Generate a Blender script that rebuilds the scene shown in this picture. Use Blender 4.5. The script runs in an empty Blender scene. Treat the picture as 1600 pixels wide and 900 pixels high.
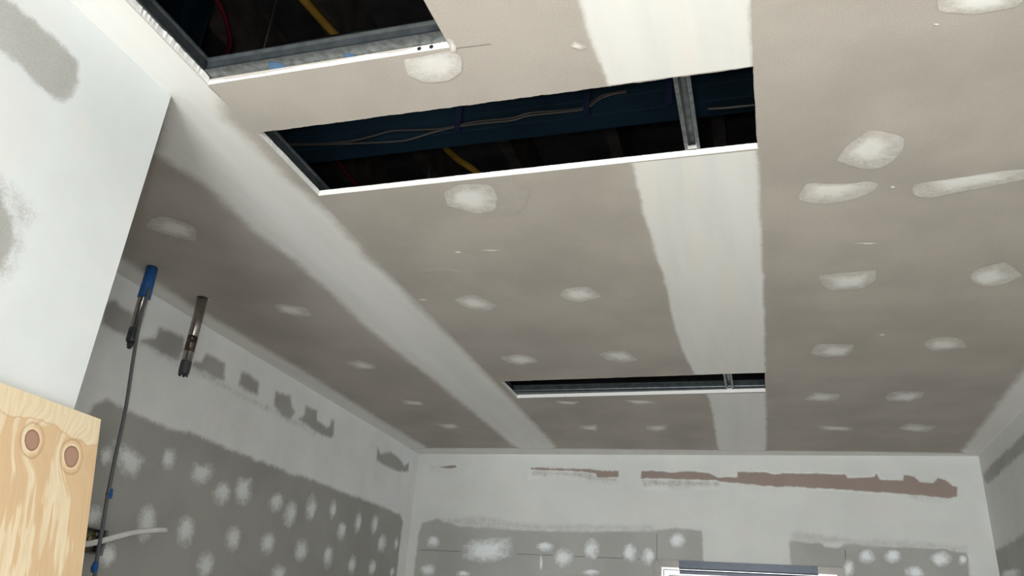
import bpy, math, random
import numpy as np
from mathutils import Vector, Matrix
from mathutils.geometry import tessellate_polygon
random.seed(7)
scene = bpy.context.scene
COL = scene.collection

# ------------------------------------------------------------------ camera, world, lights, exposure
cam_data = bpy.data.cameras.new('camera')
cam = bpy.data.objects.new('camera', cam_data)
COL.objects.link(cam)
cam_data.sensor_width = 36.0
cam_data.lens = 1225.92 * 36.0 / 1600.0
cam_data.clip_start = 0.02
cam.matrix_world = Matrix(((0.95546308, 0.05768723, 0.28941749, 0.0),
                           (0.28657264, -0.41556158, -0.86324081, 0.0),
                           (0.07047282, 0.90773386, -0.41358533, 1.6),
                           (0, 0, 0, 1)))
scene.camera = cam

world = bpy.data.worlds.new('world')
scene.world = world
world.use_nodes = True
world.node_tree.nodes['Background'].inputs[0].default_value = (0.92, 0.96, 1.0, 1)
world.node_tree.nodes['Background'].inputs[1].default_value = 1.0

def area_light(name, loc, aim, sx, sy, power, color):
    l = bpy.data.lights.new(name, 'AREA')
    l.shape = 'RECTANGLE'; l.size = sx; l.size_y = sy; l.energy = power; l.color = color
    o = bpy.data.objects.new(name, l); COL.objects.link(o)
    o.location = loc
    o.rotation_euler = (Vector(aim) - Vector(loc)).to_track_quat('-Z', 'Y').to_euler()
    return o
# daylight entering by the wide opening in the rear wall, behind the camera
area_light('daylight_rear_opening', (-0.22, -2.45, 1.25), (-0.2, 1.0, 1.75), 1.6, 1.9, 174.0, (0.945, 0.99, 1.0))
# the phone's flash beside the lens
fl = bpy.data.lights.new('phone_flash', 'POINT'); fl.energy = 24.0; fl.shadow_soft_size = 0.03; fl.color = (1.0, 0.985, 0.95)
flo = bpy.data.objects.new('phone_flash', fl); COL.objects.link(flo); flo.location = (-0.05, -0.03, 1.63)

scene.view_settings.view_transform = 'Standard'
scene.view_settings.look = 'None'
scene.view_settings.gamma = 1.0
scene.view_settings.use_curve_mapping = False
scene.view_settings.exposure = 0.0

# ------------------------------------------------------------------ measured outlines (metres, in each surface's own plane)
D = {
    'seam_left': [[-1.45,-0.3],[-1.45,1.05],[-1.27,1.15],[-1.2557,1.1579],[-1.3569,1.2633],[-1.4561,1.3537],[-1.4253,1.5441],[-1.4452,1.7647],[-1.4267,1.9867],[-1.4335,2.299],[-1.4556,2.5782],[-1.4506,2.7275],[-1.4344,3.2307],[-1.4273,3.8132],[-1.4247,4.5477],[-1.44,4.9],[-1.2,4.9],[-1.1668,4.595],[-1.1575,3.9862],[-1.1548,3.2427],[-1.1514,2.8868],[-1.1595,2.4591],[-1.1587,2.2102],[-1.1727,2.0069],[-1.1522,1.7432],[-1.172,1.5628],[-1.1742,1.3787],[-1.1792,1.2467],[-1.1,1.13],[-1.1,-0.3]],
    'seam_right': [[-0.2824,-0.3],[-0.2724,1.0743],[-0.2718,1.1599],[-0.2656,1.2965],[-0.2685,1.4293],[-0.2585,1.6468],[-0.2652,1.8621],[-0.2632,2.1334],[-0.2595,2.3318],[-0.2682,2.5999],[-0.2666,2.9742],[-0.241,3.2952],[-0.208,3.5958],[-0.2111,4.0148],[-0.2272,4.6188],[-0.2272,4.9],[0.0356,4.9],[0.0356,4.6162],[0.0396,4.0224],[0.0411,3.4042],[0.0422,2.6791],[0.0411,2.1803],[0.0356,1.8154],[0.0337,1.4899],[0.0294,1.3183],[0.0288,1.1417],[0.0288,-0.3]],
    'edge_left': [[-2.4,0.3],[-2.03,0.3],[-2.0287,1.8805],[-2.0556,2.2835],[-2.0364,2.6881],[-2.0215,3.0621],[-2.0249,3.6292],[-2.0234,4.308],[-2.0,4.6],[-1.95,4.9],[-2.4,4.9]],
    'edge_right': [[1.4,0.3],[0.98,0.3],[0.9911,3.3055],[0.9945,3.4979],[1.0023,3.8096],[1.0166,4.2874],[1.0218,4.6499],[0.98,4.9],[1.4,4.9]],
    'edge_back': [[-2.4,4.9],[-2.4,4.56],[-2.0475,4.5675],[-1.4295,4.564],[-0.6706,4.5912],[0.046,4.6161],[0.707,4.6391],[1.0214,4.6644],[1.4,4.66],[1.4,4.9]],
    'ceil_patches': [[[[-0.6661,1.1547],[-0.6797,1.2056],[-0.6488,1.2357],[-0.5952,1.2403],[-0.5577,1.2185],[-0.5425,1.1691],[-0.5639,1.1509],[-0.6378,1.1567]],3],[[[-0.7777,1.6701],[-0.7908,1.7431],[-0.7244,1.7976],[-0.6537,1.7846],[-0.6202,1.7248],[-0.6396,1.6559],[-0.7146,1.6391]],0],[[[-0.6302,1.6544],[-0.5774,1.6546],[-0.5479,1.6982],[-0.5782,1.7801],[-0.6375,1.8233],[-0.6781,1.8019]],2],[[[-1.0061,2.3559],[-0.9573,2.3346],[-0.915,2.3294],[-0.8649,2.4371],[-0.908,2.4727],[-0.9679,2.4532],[-0.9936,2.4147]],0],[[[-0.6245,2.3687],[-0.5866,2.3214],[-0.5094,2.3168],[-0.4819,2.4094],[-0.569,2.4416],[-0.6082,2.4143]],0],[[[-1.0227,2.9515],[-0.9222,2.9274],[-0.8865,2.9645],[-0.8692,3.038],[-0.9636,3.0707],[-1.0101,3.0334]],0],[[[-0.6017,2.9587],[-0.5483,2.9291],[-0.4893,2.9349],[-0.4509,3.0498],[-0.5302,3.0768],[-0.5847,3.0322]],0],[[[-0.9504,3.5881],[-0.8171,3.6097],[-0.8514,3.6693],[-0.9325,3.6468]],1],[[[-0.6167,3.5928],[-0.4684,3.615],[-0.4446,3.6652],[-0.5594,3.6842]],1],[[[-0.9312,4.0574],[-0.8145,4.0262],[-0.8391,4.1704],[-0.918,4.1328]],0],[[[-0.5664,4.067],[-0.4535,4.049],[-0.4601,4.1557],[-0.5321,4.1897],[-0.571,4.1403]],0],[[[-0.3149,1.1852],[-0.3036,1.1766],[-0.2937,1.1875],[-0.2826,1.201],[-0.2973,1.2046],[-0.3138,1.1943]],1],[[[0.2141,1.7043],[0.2249,1.6591],[0.2411,1.6321],[0.2773,1.5897],[0.3329,1.6193],[0.3526,1.6371],[0.3578,1.6759],[0.3456,1.7219],[0.3127,1.7569],[0.2795,1.7555],[0.244,1.7274]],0],[[[0.1311,1.8588],[0.1416,1.8291],[0.1504,1.79],[0.216,1.8089],[0.2605,1.813],[0.3037,1.808],[0.3255,1.8317],[0.3049,1.8687],[0.2571,1.8949],[0.2015,1.9068],[0.1538,1.8876],[0.1379,1.8783]],0],[[[0.3977,1.8448],[0.4358,1.8369],[0.5437,1.8232],[0.5953,1.8141],[0.6446,1.8187],[0.6555,1.8626],[0.557,1.8885],[0.4899,1.9068],[0.4485,1.9181],[0.405,1.8968]],0],[[[0.2047,2.3365],[0.2847,2.3255],[0.3643,2.3195],[0.3718,2.3913],[0.344,2.4505],[0.2442,2.4564],[0.2195,2.409]],0],[[[0.6297,2.3982],[0.6383,2.3557],[0.7038,2.3164],[0.7752,2.4194],[0.7352,2.4814],[0.6846,2.4868],[0.6491,2.4539]],0],[[[0.2064,3.0352],[0.2263,2.9318],[0.2948,2.9407],[0.359,2.9528],[0.3548,3.0309],[0.3349,3.086],[0.267,3.0795]],0],[[[0.5909,2.9648],[0.6099,2.9154],[0.6789,2.9062],[0.7143,2.9521],[0.7455,3.0247],[0.6797,3.0359],[0.6368,3.0497],[0.6094,3.0198]],0],[[[0.2044,3.6394],[0.2431,3.532],[0.3579,3.5666],[0.3481,3.6475],[0.3,3.679]],0],[[[0.5381,3.6328],[0.5465,3.5587],[0.5837,3.5369],[0.6829,3.5554],[0.6879,3.6415],[0.6449,3.6951],[0.5544,3.685]],0],[[[0.2744,4.077],[0.4537,4.1137],[0.4486,4.1952],[0.295,4.1755]],1],[[[0.6518,4.1505],[0.6863,4.0512],[0.8286,4.1137],[0.7939,4.2246],[0.7308,4.2104]],0],[[[0.3472,1.2068],[0.4942,1.2306],[0.4885,1.2602],[0.416,1.2633],[0.3563,1.2436]],0],[[[-1.779,1.6959],[-1.7203,1.6526],[-1.6708,1.6462],[-1.6347,1.6894],[-1.6175,1.7304],[-1.6763,1.8119],[-1.721,1.7768],[-1.7633,1.7377]],0],[[[-1.7145,2.3181],[-1.6716,2.3077],[-1.5972,2.3562],[-1.62,2.4409],[-1.6918,2.4272],[-1.7308,2.3862]],0],[[[-1.756,2.9602],[-1.6724,2.9338],[-1.6291,3.0061],[-1.6485,3.0661],[-1.7313,3.0501]],0],[[[-1.7347,3.522],[-1.629,3.5652],[-1.6507,3.6401],[-1.7583,3.6153]],1],[[[-1.7291,3.9912],[-1.615,3.9945],[-1.6166,4.0852],[-1.7129,4.1157]],0],[[[-0.8747,2.0126],[-0.8618,2.0058],[-0.8501,2.0103],[-0.8471,2.0186],[-0.8609,2.0235]],0],[[[-0.7902,2.0127],[-0.7646,2.0103],[-0.735,2.0168],[-0.7233,2.0245],[-0.7518,2.0252]],0],[[[0.2816,2.1371],[0.3072,2.1353],[0.3407,2.1424],[0.356,2.1501],[0.3268,2.1501]],0],[[[0.3466,1.8465],[0.3508,1.8398],[0.3578,1.8433],[0.3616,1.8508],[0.3564,1.8559]],0],[[[0.352,1.2756],[0.356,1.2731],[0.3622,1.2755],[0.3653,1.2792],[0.3605,1.2808]],0],[[[0.4288,2.864],[0.4366,2.8548],[0.4483,2.8591],[0.4544,2.8688],[0.4452,2.8759]],0],[[[-1.9635,1.9647],[-1.9511,1.9565],[-1.9469,1.9602],[-1.9506,1.9687],[-1.9623,1.9751]],0],[[[-1.9584,2.2352],[-1.9412,2.2226],[-1.9348,2.2279],[-1.9396,2.2407],[-1.956,2.2505]],0],[[[-1.1413,2.3436],[-1.1237,2.3391],[-1.1056,2.3436],[-1.0995,2.3505],[-1.1186,2.3534]],0],[[[-0.5537,1.1169],[-0.5441,1.1208],[-0.5417,1.1441],[-0.549,1.1599],[-0.5628,1.1628],[-0.5565,1.139]],0],[[[-1.0524,2.1292],[-0.952,2.1056],[-0.8835,2.1492],[-0.9501,2.1589]],2]],
    'left_white': [[-0.3,2.95],[5.0,2.95],[5.0,1.0],[4.6232,1.0],[4.6032,2.2503],[4.5515,2.2831],[4.4174,2.2854],[4.169,2.2847],[3.9422,2.2841],[3.7612,2.2781],[3.5906,2.28],[3.4316,2.2817],[3.3093,2.2673],[3.1688,2.2694],[3.0204,2.2676],[2.8822,2.2659],[2.7515,2.2687],[2.6308,2.267],[2.5428,2.2721],[2.4523,2.2592],[2.3624,2.2579],[2.2884,2.2582],[2.2061,2.2585],[2.1341,2.2705],[2.0911,2.2698],[2.0436,2.2435],[2.0395,2.2147],[1.9994999999999998,2.0],[-0.3,2.0]],
    'left_grey': [[[1.9641,2.5643],[1.9739,2.5977],[2.0028,2.6068],[2.045,2.5954],[2.0942,2.5939],[2.1228,2.5194],[2.089,2.5062],[2.0442,2.4996],[1.9768,2.5086]],[[2.2378,2.5953],[2.2891,2.6039],[2.3776,2.6106],[2.3898,2.5628],[2.3789,2.5151],[2.3145,2.5077],[2.2381,2.5106],[2.1763,2.5101],[2.1713,2.5232],[2.232,2.5542]],[[2.5174,2.5933],[2.5664,2.5985],[2.646,2.5971],[2.6665,2.5233],[2.6081,2.5208],[2.5321,2.5201],[2.4486,2.5157],[2.4538,2.5337],[2.5076,2.5526]],[[2.7693,2.5984],[2.8265,2.6072],[2.9023,2.595],[2.9131,2.5399],[2.8538,2.532],[2.7653,2.5402]],[[3.0425,2.5963],[3.1669,2.6126],[3.1924,2.5694],[3.2298,2.552],[3.2028,2.5106],[3.124,2.5051],[3.0463,2.5318]],[[3.3065,2.6087],[3.418,2.6118],[3.4329,2.5686],[3.532,2.5538],[3.5682,2.5756],[3.5699,2.6065],[3.6015,2.6152],[3.6191,2.5344],[3.5935,2.5157],[3.4183,2.5119],[3.2703,2.5271],[3.3113,2.5638]],[[4.131,2.6047],[4.1854,2.5705],[4.3114,2.6166],[4.4328,2.6042],[4.53,2.572],[4.5885,2.6137],[4.5952,2.5574],[4.4739,2.5288],[4.2776,2.5196],[4.1382,2.5261]]],
    'left_patches': [[[[2.1569,2.1555],[2.2478,2.1501],[2.292,2.1402],[2.3403,2.1226],[2.3369,2.0847],[2.3187,2.0403],[2.2721,2.0428],[2.229,2.0535],[2.2026,2.0793]],1],[[[2.1904,2.1002],[2.1905,2.0797],[2.1824,2.063],[2.1682,2.0545],[2.152,2.0563],[2.1378,2.0679],[2.1295,2.0861],[2.1292,2.1062],[2.137,2.1229],[2.151,2.1319],[2.1675,2.1304],[2.1819,2.1188]],1],[[[2.5049,2.1601],[2.5035,2.1349],[2.4907,2.114],[2.4701,2.103],[2.4472,2.1046],[2.4282,2.1183],[2.4179,2.1403],[2.4189,2.1649],[2.4311,2.1859],[2.4514,2.1975],[2.4746,2.1964],[2.4942,2.1827]],1],[[[2.5945,2.1716],[2.7189,2.1903],[2.7469,2.1638],[2.7256,2.1316],[2.6975,2.0878],[2.6205,2.0835],[2.5952,2.1138]],1],[[[2.8812,2.0968],[2.8762,2.0678],[2.854,2.0435],[2.8209,2.0305],[2.7861,2.0318],[2.7586,2.0468],[2.7452,2.0715],[2.7494,2.0996],[2.7702,2.1239],[2.8027,2.1379],[2.8383,2.1375],[2.8673,2.1224]],1],[[[2.8888,2.1795],[3.0094,2.1897],[3.0265,2.0944],[2.9839,2.056],[2.9097,2.0642],[2.8828,2.1066]],1],[[[3.2843,2.1319],[3.2778,2.1051],[3.2539,2.0825],[3.2194,2.0701],[3.1838,2.0709],[3.1563,2.0845],[3.1437,2.1072],[3.1494,2.1331],[3.172,2.1557],[3.206,2.1689],[3.2424,2.1689],[3.2713,2.1553]],1],[[[3.4079,2.0979],[3.4032,2.0614],[3.3822,2.0323],[3.3508,2.0184],[3.3177,2.0229],[3.2914,2.0443],[3.2785,2.077],[3.2825,2.1126],[3.3024,2.1419],[3.3334,2.157],[3.3673,2.1534],[3.3947,2.1318]],1],[[[3.5783,2.1589],[3.5739,2.1206],[3.5545,2.0903],[3.5256,2.076],[3.4949,2.0811],[3.4705,2.104],[3.4586,2.1386],[3.4622,2.176],[3.4807,2.2066],[3.5094,2.222],[3.5408,2.2177],[3.5661,2.1946]],1],[[[3.7753,2.1865],[3.7721,2.1573],[3.7584,2.1342],[3.738,2.1234],[3.7164,2.1276],[3.6993,2.1455],[3.6911,2.1723],[3.6939,2.2012],[3.7072,2.2244],[3.7275,2.2358],[3.7494,2.232],[3.767,2.214]],1],[[[3.915,2.0911],[3.9094,2.0629],[3.8899,2.0403],[3.8621,2.0295],[3.8335,2.0329],[3.8115,2.0495],[3.8018,2.075],[3.8068,2.1026],[3.8256,2.1253],[3.8532,2.1369],[3.8823,2.134],[3.9051,2.1172]],1],[[[4.0742,2.1627],[4.0698,2.1286],[4.0538,2.102],[4.0306,2.09],[4.0064,2.0954],[3.9876,2.1166],[3.9789,2.1481],[3.9828,2.1817],[3.9983,2.2085],[4.0215,2.2214],[4.0461,2.2164],[4.0655,2.1949]],1],[[[4.2773,2.1847],[4.2718,2.1508],[4.2539,2.1242],[4.2285,2.1119],[4.2024,2.117],[4.1825,2.1379],[4.1739,2.1691],[4.1788,2.2026],[4.1962,2.2294],[4.2216,2.2425],[4.2481,2.2379],[4.2686,2.2167]],1],[[[4.4251,2.0949],[4.4167,2.0637],[4.3917,2.0388],[4.3573,2.0268],[4.3226,2.0306],[4.2968,2.0489],[4.2863,2.077],[4.294,2.1075],[4.318,2.1325],[4.3522,2.1454],[4.3876,2.1422],[4.4145,2.1237]],1],[[[4.5811,2.1189],[4.5771,2.096],[4.5652,2.0781],[4.5488,2.0702],[4.5321,2.0741],[4.5196,2.0888],[4.5145,2.1103],[4.5183,2.1331],[4.5299,2.1511],[4.5464,2.1594],[4.5633,2.1556],[4.576,2.1408]],1],[[[2.4848,1.9174],[2.4844,1.8795],[2.4688,1.85],[2.4427,1.8367],[2.4131,1.8427],[2.3877,1.866],[2.3731,1.9004],[2.3729,1.9373],[2.3874,1.9671],[2.4131,1.9817],[2.4433,1.9768],[2.4697,1.9532]],1],[[[2.7062,1.919],[2.7046,1.883],[2.6878,1.855],[2.6608,1.8423],[2.6308,1.8479],[2.6057,1.87],[2.5919,1.9027],[2.5929,1.9377],[2.6086,1.966],[2.6352,1.9799],[2.6658,1.9752],[2.692,1.9529]],1],[[[3.0124,1.9344],[3.0084,1.9036],[2.9885,1.8791],[2.9584,1.8676],[2.9263,1.8716],[2.9007,1.8899],[2.8879,1.9176],[2.8912,1.9476],[2.91,1.9722],[2.9396,1.9847],[2.9724,1.9815],[2.9992,1.963]],1],[[[3.2729,1.9474],[3.2678,1.9184],[3.2466,1.8952],[3.2154,1.8841],[3.1827,1.8878],[3.157,1.9049],[3.1448,1.9309],[3.1492,1.9592],[3.1693,1.9825],[3.2001,1.9945],[3.2335,1.9916],[3.2603,1.9744]],1],[[[3.5646,1.9552],[3.5586,1.9227],[3.5355,1.8971],[3.502,1.8852],[3.4672,1.8897],[3.4401,1.9092],[3.4276,1.9385],[3.4329,1.9701],[3.4548,1.9958],[3.4879,2.0088],[3.5234,2.0051],[3.5517,1.9855]],1],[[[3.8208,1.9492],[3.8162,1.9144],[3.7981,1.8877],[3.7715,1.876],[3.7435,1.8822],[3.7215,1.9044],[3.7112,1.9368],[3.7152,1.971],[3.7326,1.998],[3.7591,2.0106],[3.7876,2.005],[3.8103,1.9825]],1],[[[4.0865,1.9392],[4.0811,1.9096],[4.0627,1.8867],[4.0365,1.8766],[4.0095,1.8817],[3.9888,1.9004],[3.9797,1.9279],[3.9846,1.957],[4.0024,1.9801],[4.0285,1.9909],[4.056,1.9863],[4.0773,1.9674]],1],[[[4.3305,1.9524],[4.3235,1.9276],[4.3025,1.9081],[4.2733,1.899],[4.2438,1.9026],[4.2217,1.9177],[4.2127,1.9403],[4.2191,1.9646],[4.2395,1.9843],[4.2685,1.9939],[4.2986,1.9908],[4.3214,1.9756]],1],[[[4.5838,1.9486],[4.5787,1.9313],[4.5639,1.9177],[4.5435,1.9114],[4.5231,1.9139],[4.5079,1.9247],[4.502,1.9406],[4.5069,1.9577],[4.5214,1.9714],[4.5417,1.9779],[4.5624,1.9756],[4.5778,1.9648]],1],[[[2.329,1.7857],[2.3273,1.7623],[2.3132,1.7439],[2.2908,1.7355],[2.2661,1.7391],[2.2456,1.7535],[2.2346,1.7748],[2.2358,1.7977],[2.2491,1.8161],[2.2712,1.8252],[2.2963,1.8222],[2.3176,1.8077]],1],[[[2.2146,1.901],[2.2144,1.8796],[2.2048,1.8626],[2.1884,1.8546],[2.1699,1.8575],[2.154,1.8703],[2.1448,1.8898],[2.1448,1.9107],[2.154,1.9278],[2.1701,1.9363],[2.1889,1.9338],[2.2052,1.9209]],1],[[[2.8718,1.815],[2.8681,1.7851],[2.8485,1.7619],[2.8187,1.7514],[2.7867,1.7562],[2.761,1.7746],[2.748,1.8019],[2.751,1.8309],[2.7694,1.8543],[2.7988,1.8658],[2.8314,1.8618],[2.8583,1.8432]],1],[[[3.4064,1.8345],[3.3994,1.813],[3.3753,1.7958],[3.3411,1.7873],[3.3061,1.7897],[3.2794,1.802],[3.2677,1.821],[3.274,1.8419],[3.2969,1.8592],[3.3306,1.8683],[3.3664,1.8665],[3.3943,1.8541]],1]],
    'back_grey': [[[-2.0772,1.0],[-2.0772,2.1872],[-2.0621,2.2607],[-1.9963,2.2809],[-1.9568,2.2905],[-1.9278,2.2742],[-1.8047,2.2499],[-1.6466,2.2462],[-1.466,2.2421],[-1.3268,2.237],[-1.2027,2.2385],[-1.02,2.2419],[-0.806,2.2508],[-0.5974,2.2594],[-0.5928,2.264],[-0.4835,2.2767],[-0.3386,2.2718],[-0.3342,2.2391],[-0.341,1.0]],[[0.1135,1.0],[0.1277,2.2288],[0.2239,2.2245],[0.2873,2.2217],[0.3075,2.2025],[0.3676,2.1997],[0.3986,2.2107],[0.4055,2.2196],[0.4713,2.222],[0.5823,2.2137],[0.722,2.2199],[0.857,2.2104],[0.9892,2.2011],[0.9716,1.0]]],
    'back_half': [[[0.1268,2.286],[0.2288,2.2853],[0.3497,2.2676],[0.4685,2.2528],[0.7037,2.2582],[0.8621,2.2478],[0.9997,2.2347],[0.9943,2.199],[0.8566,2.208],[0.5822,2.2124],[0.4051,2.2159],[0.1276,2.2262]],[[-1.9572,2.2941],[-1.6533,2.3202],[-1.317,2.2817],[-1.0216,2.29],[-0.5972,2.2963],[-0.5974,2.255],[-1.0199,2.2396],[-1.3267,2.2347],[-1.8043,2.2463]]],
    'back_pink': [[[-0.6833,2.6011],[-0.605,2.6048],[-0.5064,2.5958],[-0.395,2.604],[-0.2856,2.5939],[-0.259,2.5775],[-0.2391,2.5667],[-0.1315,2.5721],[-0.1301,2.6024],[0.0219,2.6012],[0.0733,2.5882],[0.1774,2.5988],[0.4481,2.595],[0.4582,2.5726],[0.5936,2.5808],[0.608,2.6007],[0.6224,2.5681],[0.7356,2.5631],[0.745,2.5918],[0.7919,2.5871],[0.8175,2.5578],[0.8868,2.5523],[0.9082,2.5808],[0.9418,2.5722],[0.9714,2.5383],[0.9961,2.5349],[0.9882,2.4807],[0.9394,2.4748],[0.8138,2.485],[0.6147,2.4993],[0.2476,2.5193],[0.0173,2.5238],[-0.1398,2.5378],[-0.2463,2.5528],[-0.355,2.5555],[-0.6832,2.5584]],[[-1.3696,2.618],[-1.0073,2.6101],[-0.9514,2.6033],[-0.8205,2.5998],[-0.8175,2.5627],[-0.9503,2.5611],[-0.9547,2.5864],[-1.0317,2.5953],[-1.3687,2.6043]],[[-1.9952,2.6166],[-1.8691,2.6292],[-1.8631,2.6113],[-1.9522,2.6053]]],
    'back_smear': [[[-0.6833,2.5612],[-0.3549,2.5569],[-0.2329,2.5502],[-0.2341,2.52],[-0.3561,2.5112],[-0.5215,2.5073],[-0.6831,2.5104]],[[-1.3687,2.6043],[-1.0318,2.5977],[-0.9544,2.5743],[-0.8163,2.5639],[-0.8098,2.5283],[-0.9559,2.5406],[-1.1558,2.5659],[-1.3597,2.5635]],[[0.7326,2.4911],[0.9634,2.4827],[0.995,2.4959],[0.9962,2.4734],[0.938,2.4647],[0.73,2.4707]],[[-2.0446,2.6201],[-1.9544,2.6247],[-1.9514,2.5989],[-2.0353,2.6007]]],
    'back_patches': [[[[-1.925,2.1503],[-1.9291,2.13],[-1.9451,2.1148],[-1.9687,2.1086],[-1.9936,2.113],[-2.0133,2.127],[-2.0224,2.1469],[-2.0183,2.1673],[-2.0022,2.1827],[-1.9784,2.189],[-1.9534,2.1843],[-1.9338,2.1702]],1],[[[-1.7805,2.1435],[-1.7312,2.1747],[-1.6286,2.1899],[-1.5386,2.1905],[-1.4564,2.1979],[-1.4483,2.1379],[-1.4541,2.0803],[-1.5524,2.0478],[-1.666,2.035],[-1.7585,2.0566],[-1.7788,2.1024]],1],[[[-1.1961,2.1493],[-1.2029,2.1328],[-1.2232,2.1202],[-1.2516,2.1148],[-1.2805,2.118],[-1.3023,2.1291],[-1.311,2.1452],[-1.3043,2.1618],[-1.2838,2.1745],[-1.2552,2.1799],[-1.2261,2.1765],[-1.2045,2.1653]],1],[[[-1.0755,2.0931],[-1.0822,2.0624],[-1.1029,2.0394],[-1.1321,2.03],[-1.1621,2.0368],[-1.185,2.0581],[-1.1945,2.0883],[-1.188,2.1194],[-1.1671,2.1428],[-1.1375,2.1521],[-1.1073,2.145],[-1.0846,2.1233]],1],[[[-0.9145,2.1483],[-0.9208,2.1163],[-0.9392,2.0924],[-0.965,2.0828],[-0.9914,2.0903],[-1.0113,2.1128],[-1.0194,2.1445],[-1.0134,2.1769],[-0.9948,2.2012],[-0.9686,2.2107],[-0.9421,2.203],[-0.9223,2.1801]],1],[[[-0.7017,2.132],[-0.7076,2.1033],[-0.7238,2.0819],[-0.7461,2.0734],[-0.7685,2.0801],[-0.7852,2.1002],[-0.7916,2.1286],[-0.7859,2.1575],[-0.7696,2.1792],[-0.747,2.1878],[-0.7244,2.1808],[-0.7078,2.1604]],1],[[[-0.6022,2.1141],[-0.6079,2.0857],[-0.623,2.0645],[-0.6435,2.0561],[-0.6641,2.0628],[-0.6793,2.0827],[-0.6849,2.1108],[-0.6794,2.1394],[-0.6642,2.1609],[-0.6434,2.1693],[-0.6227,2.1624],[-0.6076,2.1422]],1],[[[-1.9284,1.9857],[-1.9337,1.9644],[-1.9531,1.9482],[-1.9814,1.9412],[-2.0113,1.9455],[-2.0346,1.9599],[-2.0452,1.9806],[-2.0401,2.0021],[-2.0205,2.0185],[-1.9919,2.0254],[-1.9619,2.0209],[-1.9387,2.0064]],1],[[[-1.7065,1.976],[-1.7122,1.9654],[-1.7297,1.957],[-1.7543,1.9531],[-1.7797,1.9547],[-1.7989,1.9615],[-1.8067,1.9715],[-1.8011,1.9822],[-1.7834,1.9907],[-1.7586,1.9945],[-1.7333,1.9929],[-1.7142,1.9861]],1],[[[-0.9165,2.016],[-0.9236,2.0058],[-0.9434,1.9976],[-0.9707,1.9937],[-0.9982,1.9951],[-1.0186,2.0014],[-1.0263,2.0111],[-1.0192,2.0214],[-0.9993,2.0296],[-0.9718,2.0334],[-0.9443,2.032],[-0.9241,2.0256]],1],[[[-1.2625,2.0541],[-1.2624,2.0279],[-1.265,2.0087],[-1.2697,2.0015],[-1.2751,2.0082],[-1.28,2.0271],[-1.2828,2.0533],[-1.283,2.0796],[-1.2804,2.0991],[-1.2757,2.1064],[-1.2702,2.0995],[-1.2654,2.0803]],1],[[[-0.4289,2.2097],[-0.436,2.185],[-0.4541,2.1665],[-0.4786,2.1591],[-0.503,2.1647],[-0.5207,2.182],[-0.527,2.2064],[-0.5201,2.2314],[-0.5018,2.2501],[-0.477,2.2575],[-0.4526,2.2517],[-0.435,2.2341]],1],[[[0.5561,2.1628],[0.548,2.1424],[0.5303,2.127],[0.5078,2.1206],[0.4863,2.1251],[0.4717,2.1393],[0.4679,2.1593],[0.4759,2.18],[0.4938,2.1955],[0.5165,2.2018],[0.538,2.1972],[0.5525,2.1829]],1],[[[0.6875,2.168],[0.6789,2.149],[0.6602,2.1345],[0.6362,2.1285],[0.6133,2.1326],[0.5977,2.1456],[0.5935,2.1643],[0.602,2.1835],[0.621,2.1981],[0.6452,2.204],[0.6681,2.1998],[0.6836,2.1866]],1],[[[0.7866,2.0903],[0.7768,2.07],[0.7556,2.0546],[0.7285,2.048],[0.7027,2.0521],[0.685,2.0658],[0.6803,2.0855],[0.69,2.1059],[0.7114,2.1215],[0.7388,2.1281],[0.7647,2.1238],[0.7821,2.11]],1],[[[0.9226,2.1667],[0.9121,2.1448],[0.8897,2.1282],[0.8613,2.1213],[0.8344,2.1258],[0.8162,2.1408],[0.8117,2.1622],[0.8221,2.1843],[0.8448,2.201],[0.8735,2.2079],[0.9004,2.2031],[0.9184,2.188]],1],[[[0.9899,2.1635],[0.9845,2.148],[0.9744,2.1365],[0.9623,2.1319],[0.9514,2.1355],[0.9446,2.1464],[0.9438,2.1616],[0.9492,2.1771],[0.9593,2.1888],[0.9715,2.1934],[0.9824,2.1897],[0.9891,2.1787]],1],[[[0.4481,2.0991],[0.4414,2.0738],[0.4283,2.055],[0.4123,2.0476],[0.3976,2.0536],[0.3881,2.0714],[0.3864,2.0965],[0.393,2.122],[0.4062,2.1411],[0.4223,2.1485],[0.4371,2.1423],[0.4465,2.1242]],1]],
    'right_grey': [[[4.702,2.6003],[4.3411,2.6086],[3.9553,2.6087],[3.7693,2.6078],[3.8257,2.5286],[3.9667,2.5391],[4.21,2.5419],[4.6446,2.535],[4.7051,2.5607]],[[4.743,2.2148],[4.495,2.215],[4.1956,2.2215],[3.8311,2.2299],[2.0,2.23],[2.0,1.0],[4.7739,1.0]]],
    'right_patches': [[[[4.7213,2.0988],[4.6174,2.1113],[4.4442,2.1048],[4.3353,2.0831],[4.3636,2.0439],[4.7373,2.0775]],1]],
    'wing_grey': [[[0.1,2.5],[0.1,2.6],[0.6783,2.5733],[0.7349,2.5939],[0.7535,2.5986],[0.8022,2.602],[0.851,2.603],[0.8954,2.6019],[0.9169,2.5999],[0.9288,2.5695],[0.9304,2.5232],[0.9195,2.4993],[0.8949,2.4918],[0.844,2.4967],[0.8058,2.5025],[0.7725,2.4998],[0.7089,2.4975]],[[0.3,2.07],[0.3,2.29],[0.805,2.2899],[0.8671,2.2637],[0.9082,2.2284],[0.9212,2.2028],[0.9227,2.1649],[0.9199,2.1319],[0.8953,2.0658]]],
    'wing_half': [[[0.3,2.05],[0.3,2.31],[0.8301,2.2906],[0.8543,2.2956],[0.9114,2.2906],[0.9505,2.2727],[0.9478,2.217],[0.9519,2.1537],[0.9416,2.1109],[0.9125,2.0854]]],
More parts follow.
